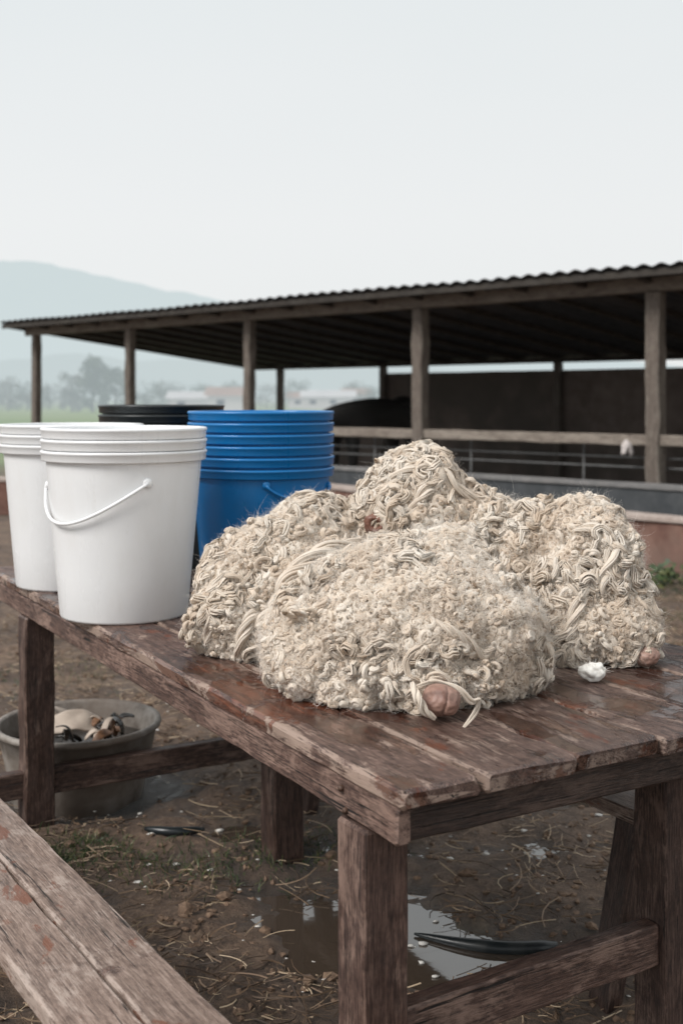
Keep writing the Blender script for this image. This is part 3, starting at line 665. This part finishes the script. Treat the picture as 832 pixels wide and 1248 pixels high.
# ------------------------------------------------------------ low wall
wd=Vector((-2.92,3.6,0)).normalized(); wn=Vector((wd.y,-wd.x,0)); W1=Vector((2.82,9.5,0)); 
lw=empty('low_wall',(0,13.2,G),'low reddish earth wall with a pale cap in front of the open shed','wall')
A_=W1-wd*4; B_=W1+wd*6.2
mb=MB(); mb.beam(A_+UP*.14,B_+UP*.14,.16,.42,side=wn,ch=.01,jit=.02,seg=.25,tone=1); mb.beam(B_+UP*.139-wd*.05,B_+Vector((-12,0,0))+UP*.139,.16,.418,ch=.01,jit=.02,seg=.3); mb.build('wall_body',M_red,lw)
mb=MB(); mb.beam(A_+UP*.378,B_+UP*.378,.22,.05,side=wn,ch=.008,jit=.008,seg=.25); mb.beam(B_+UP*.377,B_+Vector((-12,0,0))+UP*.377,.22,.048,ch=.008,jit=.008,seg=.3); mb.build('cap',M_cap,lw)
# ------------------------------------------------------------ shed
sd=Vector((-.718,.696,0)); sn=Vector((.696,.718,0)); P5=Vector((3.14,11.5,0))
def Q(t,n,z): return P5+sd*t+sn*n+UP*z
sh=empty('livestock_shed',Q(4,2.5,G),'long open-sided timber livestock shed with a dark corrugated roof','shed')
for t in (-3.1,0,3.07,6.13,8.9,11.6):
    mb=MB(); w=.155 if t<5 else .13; mb.beam(Q(t,0,G-.05),Q(t,0,2.455),w,w,side=sd,ch=.012,jit=.012,seg=.2,tone=1.1); mb.build('post',W_shed,sh)
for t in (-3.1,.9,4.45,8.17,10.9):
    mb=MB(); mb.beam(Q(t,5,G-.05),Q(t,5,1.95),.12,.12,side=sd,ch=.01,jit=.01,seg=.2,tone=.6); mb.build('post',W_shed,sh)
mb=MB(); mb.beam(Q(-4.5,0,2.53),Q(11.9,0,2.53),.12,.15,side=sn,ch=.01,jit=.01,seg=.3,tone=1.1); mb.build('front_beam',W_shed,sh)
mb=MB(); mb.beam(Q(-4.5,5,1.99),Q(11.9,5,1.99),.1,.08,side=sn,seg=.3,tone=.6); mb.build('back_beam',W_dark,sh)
def rz(n): return 2.665-(n+.5)*(2.665-2.035)/5.8
for k in range(23):
    t=-4.4+k*.74
    mb=MB(); mb.beam(Q(t,-.44,rz(-.44)-.045),Q(t,5.2,rz(5.2)-.045),.05,.07,side=sd,seg=.5,tone=1.2); mb.build('rafter',W_dark,sh)
ts=np.arange(-5,11.95,.02); ns=np.linspace(-.5,5.3,9)
V=np.array([[Q(t,n,rz(n)+.015*math.sin(2*PI*t/.19)+.016*noise.noise(Vector((t*.8,n,0)))) for t in ts] for n in ns]).reshape(-1,3)
idx=np.arange(len(ts)*len(ns)).reshape(len(ns),len(ts)); Fq=np.stack([idx[:-1,:-1],idx[:-1,1:],idx[1:,1:],idx[1:,:-1]],-1).reshape(-1,4)
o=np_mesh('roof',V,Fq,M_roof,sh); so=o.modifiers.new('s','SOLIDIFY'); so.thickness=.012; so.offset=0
mb=MB(); mb.beam(Q(-5,-.46,2.595),Q(11.93,-.46,2.595),.02,.07,side=sn,seg=.4,tone=.8); mb.build('fascia',W_dark,sh)
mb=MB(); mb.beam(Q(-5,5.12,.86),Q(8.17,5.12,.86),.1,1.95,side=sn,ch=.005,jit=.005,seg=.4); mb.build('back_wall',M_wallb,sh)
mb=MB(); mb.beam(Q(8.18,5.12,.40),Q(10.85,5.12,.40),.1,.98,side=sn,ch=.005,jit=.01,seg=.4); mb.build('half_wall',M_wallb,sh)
mb=MB(); mb.beam(Q(-5,-.02,.965),Q(6.13,-.02,.965),.05,.11,side=sn,ch=.008,jit=.01,seg=.3,tone=1.45)
o=mb.build('top_rail',W_shed,sh); 
for z in (.78,.68):
    mb=MB(); mb.tube([Q(t,.11,z) for t in (-4,0,3,6.1)],.011,6); mb.build('pipe_rail',M_steel,sh,True)
for t in np.arange(-3.6,6,1.5):
    mb=MB(); mb.tube([Q(t,.11,G),Q(t,.11,.93)],.011,6); mb.build('pipe_upright',M_steel,sh,True)
tr=empty('feed_trough',Q(2,-.35,G),'long dark concrete feed trough along the front of the shed','trough')
mb=MB(); mb.beam(Q(-5,-.5,.22),Q(7,-.5,.22),.09,.6,side=sn,jit=.006,seg=.3); mb.build('trough_front',M_trough,tr)
mb=MB(); mb.beam(Q(-5,-.15,.16),Q(7,-.15,.16),.08,.5,side=sn,jit=.006,seg=.3); mb.build('trough_back',M_trough,tr)
mb=MB(); mb.beam(Q(-5,-.5,.545),Q(7,-.5,.545),.13,.05,side=sn,jit=.004,seg=.3); mb.build('trough_lip',M_trim,tr)
c=Q(.28,-.07,.90)
bm=bmesh.new(); bmesh.ops.create_icosphere(bm,subdivisions=4,radius=1)
for v in bm.verts:
    p=v.co; k=1+.4*noise.noise(p*1.8+Vector((4,0,0)))+.2*noise.noise(p*5)
    x,z=p.x*.048*k,p.z*.058*k
    if p.z<-.2: z-=.045*(1 if abs(p.x)>.35 else 0); x*=1.2
    v.co=Vector((x,p.y*.035*k,z))
me=bpy.data.meshes.new('rag'); bm.to_mesh(me); bm.free(); me.polygons.foreach_set('use_smooth',[True]*len(me.polygons)); me.materials.append(M_cloth); o=bpy.data.objects.new('rag',me); COL.objects.link(o); o.location=c; tag(o,'small white rag knotted on the shed rail left of the nearest post','rag')
# ------------------------------------------------------------ cow
cw=empty('cow',(.36,15.9,G),'black cow standing behind the shed rail with lowered head','cow')
def skin(name,verts,edges,mat,parent,sub=2):
    bm=bmesh.new(); ly=bm.verts.layers.skin.verify(); vs=[]
    for i,(p,r) in enumerate(verts):
        v=bm.verts.new(p); v[ly].radius=r if hasattr(r,'__len__') else (r,r); v[ly].use_root=(i==0); vs.append(v)
    for a,b_ in edges: bm.edges.new((vs[a],vs[b_]))
    me=bpy.data.meshes.new(name); bm.to_mesh(me); bm.free(); me.materials.append(mat)
    o=bpy.data.objects.new(name,me); COL.objects.link(o); o.parent=parent
    k=o.modifiers.new('k','SKIN'); k.use_smooth_shade=True; s=o.modifiers.new('s','SUBSURF'); s.levels=sub; s.render_levels=sub; return o
cv=[((.78,0,1.20),.17),((.62,0,1.17),.25),((.25,0,1.10),.28),((-.15,0,1.08),.29),((-.5,0,1.14),.27),((-.85,0,1.08),.17),((-1.1,0,.96),.12),((-1.32,0,.80),.10),((-1.5,0,.64),.065),
 ((.78,.2,.85),.13),((.9,.2,.5),.06),((.82,.2,.22),.045),((.80,.2,.03),.055),((.78,-.2,.85),.13),((.9,-.2,.5),.06),((.82,-.2,.22),.045),((.80,-.2,.03),.055),
 ((-.52,.18,.82),.10),((-.52,.18,.45),.055),((-.52,.18,.2),.042),((-.54,.18,.03),.052),((-.52,-.18,.82),.10),((-.52,-.18,.45),.055),((-.52,-.18,.2),.042),((-.54,-.18,.03),.052),
 ((.96,0,1.26),.035),((1.03,0,.8),.022),((1.04,0,.5),.03)]
ce=[(0,1),(1,2),(2,3),(3,4),(4,5),(5,6),(6,7),(7,8),(1,9),(9,10),(10,11),(11,12),(1,13),(13,14),(14,15),(15,16),(4,17),(17,18),(18,19),(19,20),(4,21),(21,22),(22,23),(23,24),(0,25),(25,26),(26,27)]
cv=[((p[0]*.95,p[1]*.95,p[2]*1.10),r) for p,r in cv]
skin('body',cv,ce,M_cow,cw)
for sg in (-1,1):
    skin('ear',[((-1.06,sg*.09,1.04),.03),((-1.07,sg*.2,1.03),.045),((-1.08,sg*.28,.99),.012)],[(0,1),(1,2)],M_cow,cw)
    skin('horn',[((-1.02,sg*.06,1.12),.022),((-1.04,sg*.14,1.19),.016),((-1.07,sg*.15,1.27),.005)],[(0,1),(1,2)],M_horn,cw)
cw.rotation_euler.z=math.radians(48)
# ------------------------------------------------------------ distance
def ridge(name,pts,Y,depth,mat,seed):
    us=np.linspace(pts[0][0],pts[-1][0],220); vs=np.interp(us,[p[0] for p in pts],[p[1] for p in pts]); R_=26
    V=np.zeros((R_,len(us),3))
    for i,u in enumerate(us):
        X=(u-416)/F*Y; z=H+(485-vs[i])/F*Y; z*=1+.05*noise.fractal(Vector((u*.02,seed,0)),1,2,5)
        for j in range(R_):
            s=j/(R_-1); V[j,i]=(X,Y-depth*(1-s),-2+(z+2)*s**1.3*(1+.1*noise.fractal(Vector((u*.03,s*3,seed)),1,2,4)*(1-s)*4*s))
    idx=np.arange(R_*len(us)).reshape(R_,len(us)); Fq=np.stack([idx[:-1,:-1],idx[:-1,1:],idx[1:,1:],idx[1:,:-1]],-1).reshape(-1,4)
    tag(np_mesh(name,V.reshape(-1,3),Fq,mat),kind='structure')
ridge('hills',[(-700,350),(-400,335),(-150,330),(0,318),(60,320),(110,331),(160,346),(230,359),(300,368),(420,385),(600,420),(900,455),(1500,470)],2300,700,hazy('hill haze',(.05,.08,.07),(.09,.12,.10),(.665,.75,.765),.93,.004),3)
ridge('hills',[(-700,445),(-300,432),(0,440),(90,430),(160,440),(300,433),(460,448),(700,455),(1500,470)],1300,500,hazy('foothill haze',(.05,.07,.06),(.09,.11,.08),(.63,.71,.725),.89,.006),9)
hzs=[hazy('far foliage %d'%k,c1,c2,(.52,.59,.61),f,.6) for k,(c1,c2,f) in enumerate([((.03,.045,.025),(.09,.11,.06),.58),((.05,.05,.03),(.14,.13,.08),.62),((.08,.07,.05),(.16,.13,.09),.6)])]  # foliage colours with painted distance haze, self-lit
def tree(u,Y,w,h,mk,label):
    x=(u-416)/F*Y; e=empty('tree',(x,Y,G),label,'tree',None); mb=MB()
    mb.tube([(x,Y,G),(x+.1,Y,G+h*.3),(x-.1,Y,G+h*.6)],[h*.035,h*.025,h*.01],6)
    for k in range(6):
        a=k*1.05; mb.tube([(x,Y,G+h*(.25+.05*k)),(x+w*.3*math.cos(a),Y+w*.3*math.sin(a),G+h*(.5+.05*k))],[h*.012,h*.004],5)
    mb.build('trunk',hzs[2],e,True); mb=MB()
    cl=[]
    for _ in range(40):
        zz=random.uniform(.08,.9); ww=w*.42*math.sin(PI*min(1,zz*.85+.15))**.6; a=random.uniform(0,2*PI); rr=ww*random.random()**.6; cl.append((rr*math.cos(a),rr*math.sin(a),h*zz))
    for k in range(1900):
        c=random.choice(cl); r=w*.12
        d=Vector((random.gauss(0,1),random.gauss(0,1),random.gauss(0,1))).normalized()*r*random.random()**.4
        p=Vector((x+c[0],Y+c[1],G+c[2]))+d; l=h*random.uniform(.015,.04); a=Vector((random.gauss(0,1),random.gauss(0,1),random.gauss(0,1))).normalized(); b2=a.orthogonal().normalized()
        mb.poly([p-a*l,p+b2*l*.6,p+a*l,p-b2*l*.6],random.random())
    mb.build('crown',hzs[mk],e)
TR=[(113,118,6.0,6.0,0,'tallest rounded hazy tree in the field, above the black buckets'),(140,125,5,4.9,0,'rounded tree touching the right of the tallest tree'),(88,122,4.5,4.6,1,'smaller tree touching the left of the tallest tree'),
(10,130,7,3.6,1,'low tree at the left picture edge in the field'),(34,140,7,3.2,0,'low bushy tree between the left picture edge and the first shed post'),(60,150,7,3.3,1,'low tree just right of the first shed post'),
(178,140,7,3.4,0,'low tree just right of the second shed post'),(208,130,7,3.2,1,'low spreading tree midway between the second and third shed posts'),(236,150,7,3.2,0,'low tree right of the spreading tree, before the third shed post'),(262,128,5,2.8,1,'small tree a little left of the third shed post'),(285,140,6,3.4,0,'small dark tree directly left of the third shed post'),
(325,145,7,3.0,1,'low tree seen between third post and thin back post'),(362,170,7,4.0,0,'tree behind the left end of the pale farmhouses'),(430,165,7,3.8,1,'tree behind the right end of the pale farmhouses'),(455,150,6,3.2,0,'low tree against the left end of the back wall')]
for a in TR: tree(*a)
def house(u,Y,w,h,d,mw,mr,label):
    x=(u-416)/F*Y; e=empty('farmhouse',(x,Y,G),label,'house')
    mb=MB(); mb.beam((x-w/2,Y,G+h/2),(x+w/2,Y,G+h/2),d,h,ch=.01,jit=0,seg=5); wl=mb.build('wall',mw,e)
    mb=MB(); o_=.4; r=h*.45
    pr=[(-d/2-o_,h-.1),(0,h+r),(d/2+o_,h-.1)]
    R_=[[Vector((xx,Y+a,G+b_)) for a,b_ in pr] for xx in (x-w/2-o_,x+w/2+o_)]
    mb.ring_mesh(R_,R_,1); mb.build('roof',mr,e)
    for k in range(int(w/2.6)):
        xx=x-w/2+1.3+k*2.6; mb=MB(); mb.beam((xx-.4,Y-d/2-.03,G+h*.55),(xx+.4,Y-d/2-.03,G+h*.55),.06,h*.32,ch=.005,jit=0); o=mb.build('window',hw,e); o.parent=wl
hw=hazy('far glass',(.05,.06,.07),(.08,.09,.1),(.45,.50,.53),.55); hwall=hazy('far plaster',(.42,.38,.35),(.5,.46,.43),(.6,.65,.67),.6,.3); hr1=hazy('far red roof',(.26,.17,.14),(.32,.22,.18),(.54,.57,.58),.6,.5); hr2=hazy('far pale roof',(.42,.42,.43),(.50,.50,.50),(.60,.64,.66),.55,.5)  # house colours veiled by painted haze; the glow is no lamp
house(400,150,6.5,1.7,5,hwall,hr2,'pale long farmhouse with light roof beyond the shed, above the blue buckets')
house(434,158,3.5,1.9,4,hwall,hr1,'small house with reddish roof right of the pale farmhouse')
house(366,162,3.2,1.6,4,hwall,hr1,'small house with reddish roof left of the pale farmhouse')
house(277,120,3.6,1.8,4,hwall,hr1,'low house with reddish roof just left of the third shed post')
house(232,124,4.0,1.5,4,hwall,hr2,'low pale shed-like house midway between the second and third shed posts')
# ------------------------------------------------------------ light, world, camera
w=bpy.data.worlds.new('World'); SC.world=w; w.use_nodes=True; nt=w.node_tree; bg=nt.nodes['Background']
sky=N(nt,'ShaderNodeTexSky',sky_type='NISHITA'); sky.sun_disc=False; sky.sun_elevation=math.radians(48); sky.sun_rotation=math.radians(-60)
tc=N(nt,'ShaderNodeTexCoord').outputs['Generated']; sp=N(nt,'ShaderNodeSeparateXYZ'); nt.links.new(tc,sp.inputs[0])
g=ramp(nt,sp.outputs[2],[(0,(.84,.86,.86)),(.15,(.87,.885,.885)),(.35,(.80,.845,.855)),(1,(.95,.97,.98))])
n1=noi(nt,mapv(nt,tc,(1,1,2.5)),2.2,3,.5); g=mixc(nt,ramp(nt,n1,[(.35,0.),(.7,.35)]),g,(.89,.90,.90))
sk=mixc(nt,1.,sky.outputs[0],(.08,.08,.08),'MULTIPLY')
c=mixc(nt,.95,sk,g); nt.links.new(c,bg.inputs[0]); bg.inputs[1].default_value=1.0
sun=bpy.data.lights.new('sun','SUN'); sun.energy=2.9; sun.angle=math.radians(24); sun.color=(1,.965,.925); so=bpy.data.objects.new('sun',sun); COL.objects.link(so)
dirv=Vector((-.60,-.40,.72))
so.rotation_euler=dirv.to_track_quat('Z','Y').to_euler()
cam=bpy.data.cameras.new('camera'); co=bpy.data.objects.new('camera',cam); COL.objects.link(co); co.location=(0,0,H); co.rotation_euler=(math.radians(90),0,0)
cam.sensor_width=36; cam.lens=F/1248*36; cam.shift_y=-(624-485)/1248; cam.clip_end=8000; cam.clip_start=.05
cam.dof.use_dof=True; cam.dof.focus_distance=2.55; cam.dof.aperture_fstop=3.6
SC.camera=co
SC.view_settings.view_transform='Standard'; SC.view_settings.look='None'; SC.view_settings.exposure=0
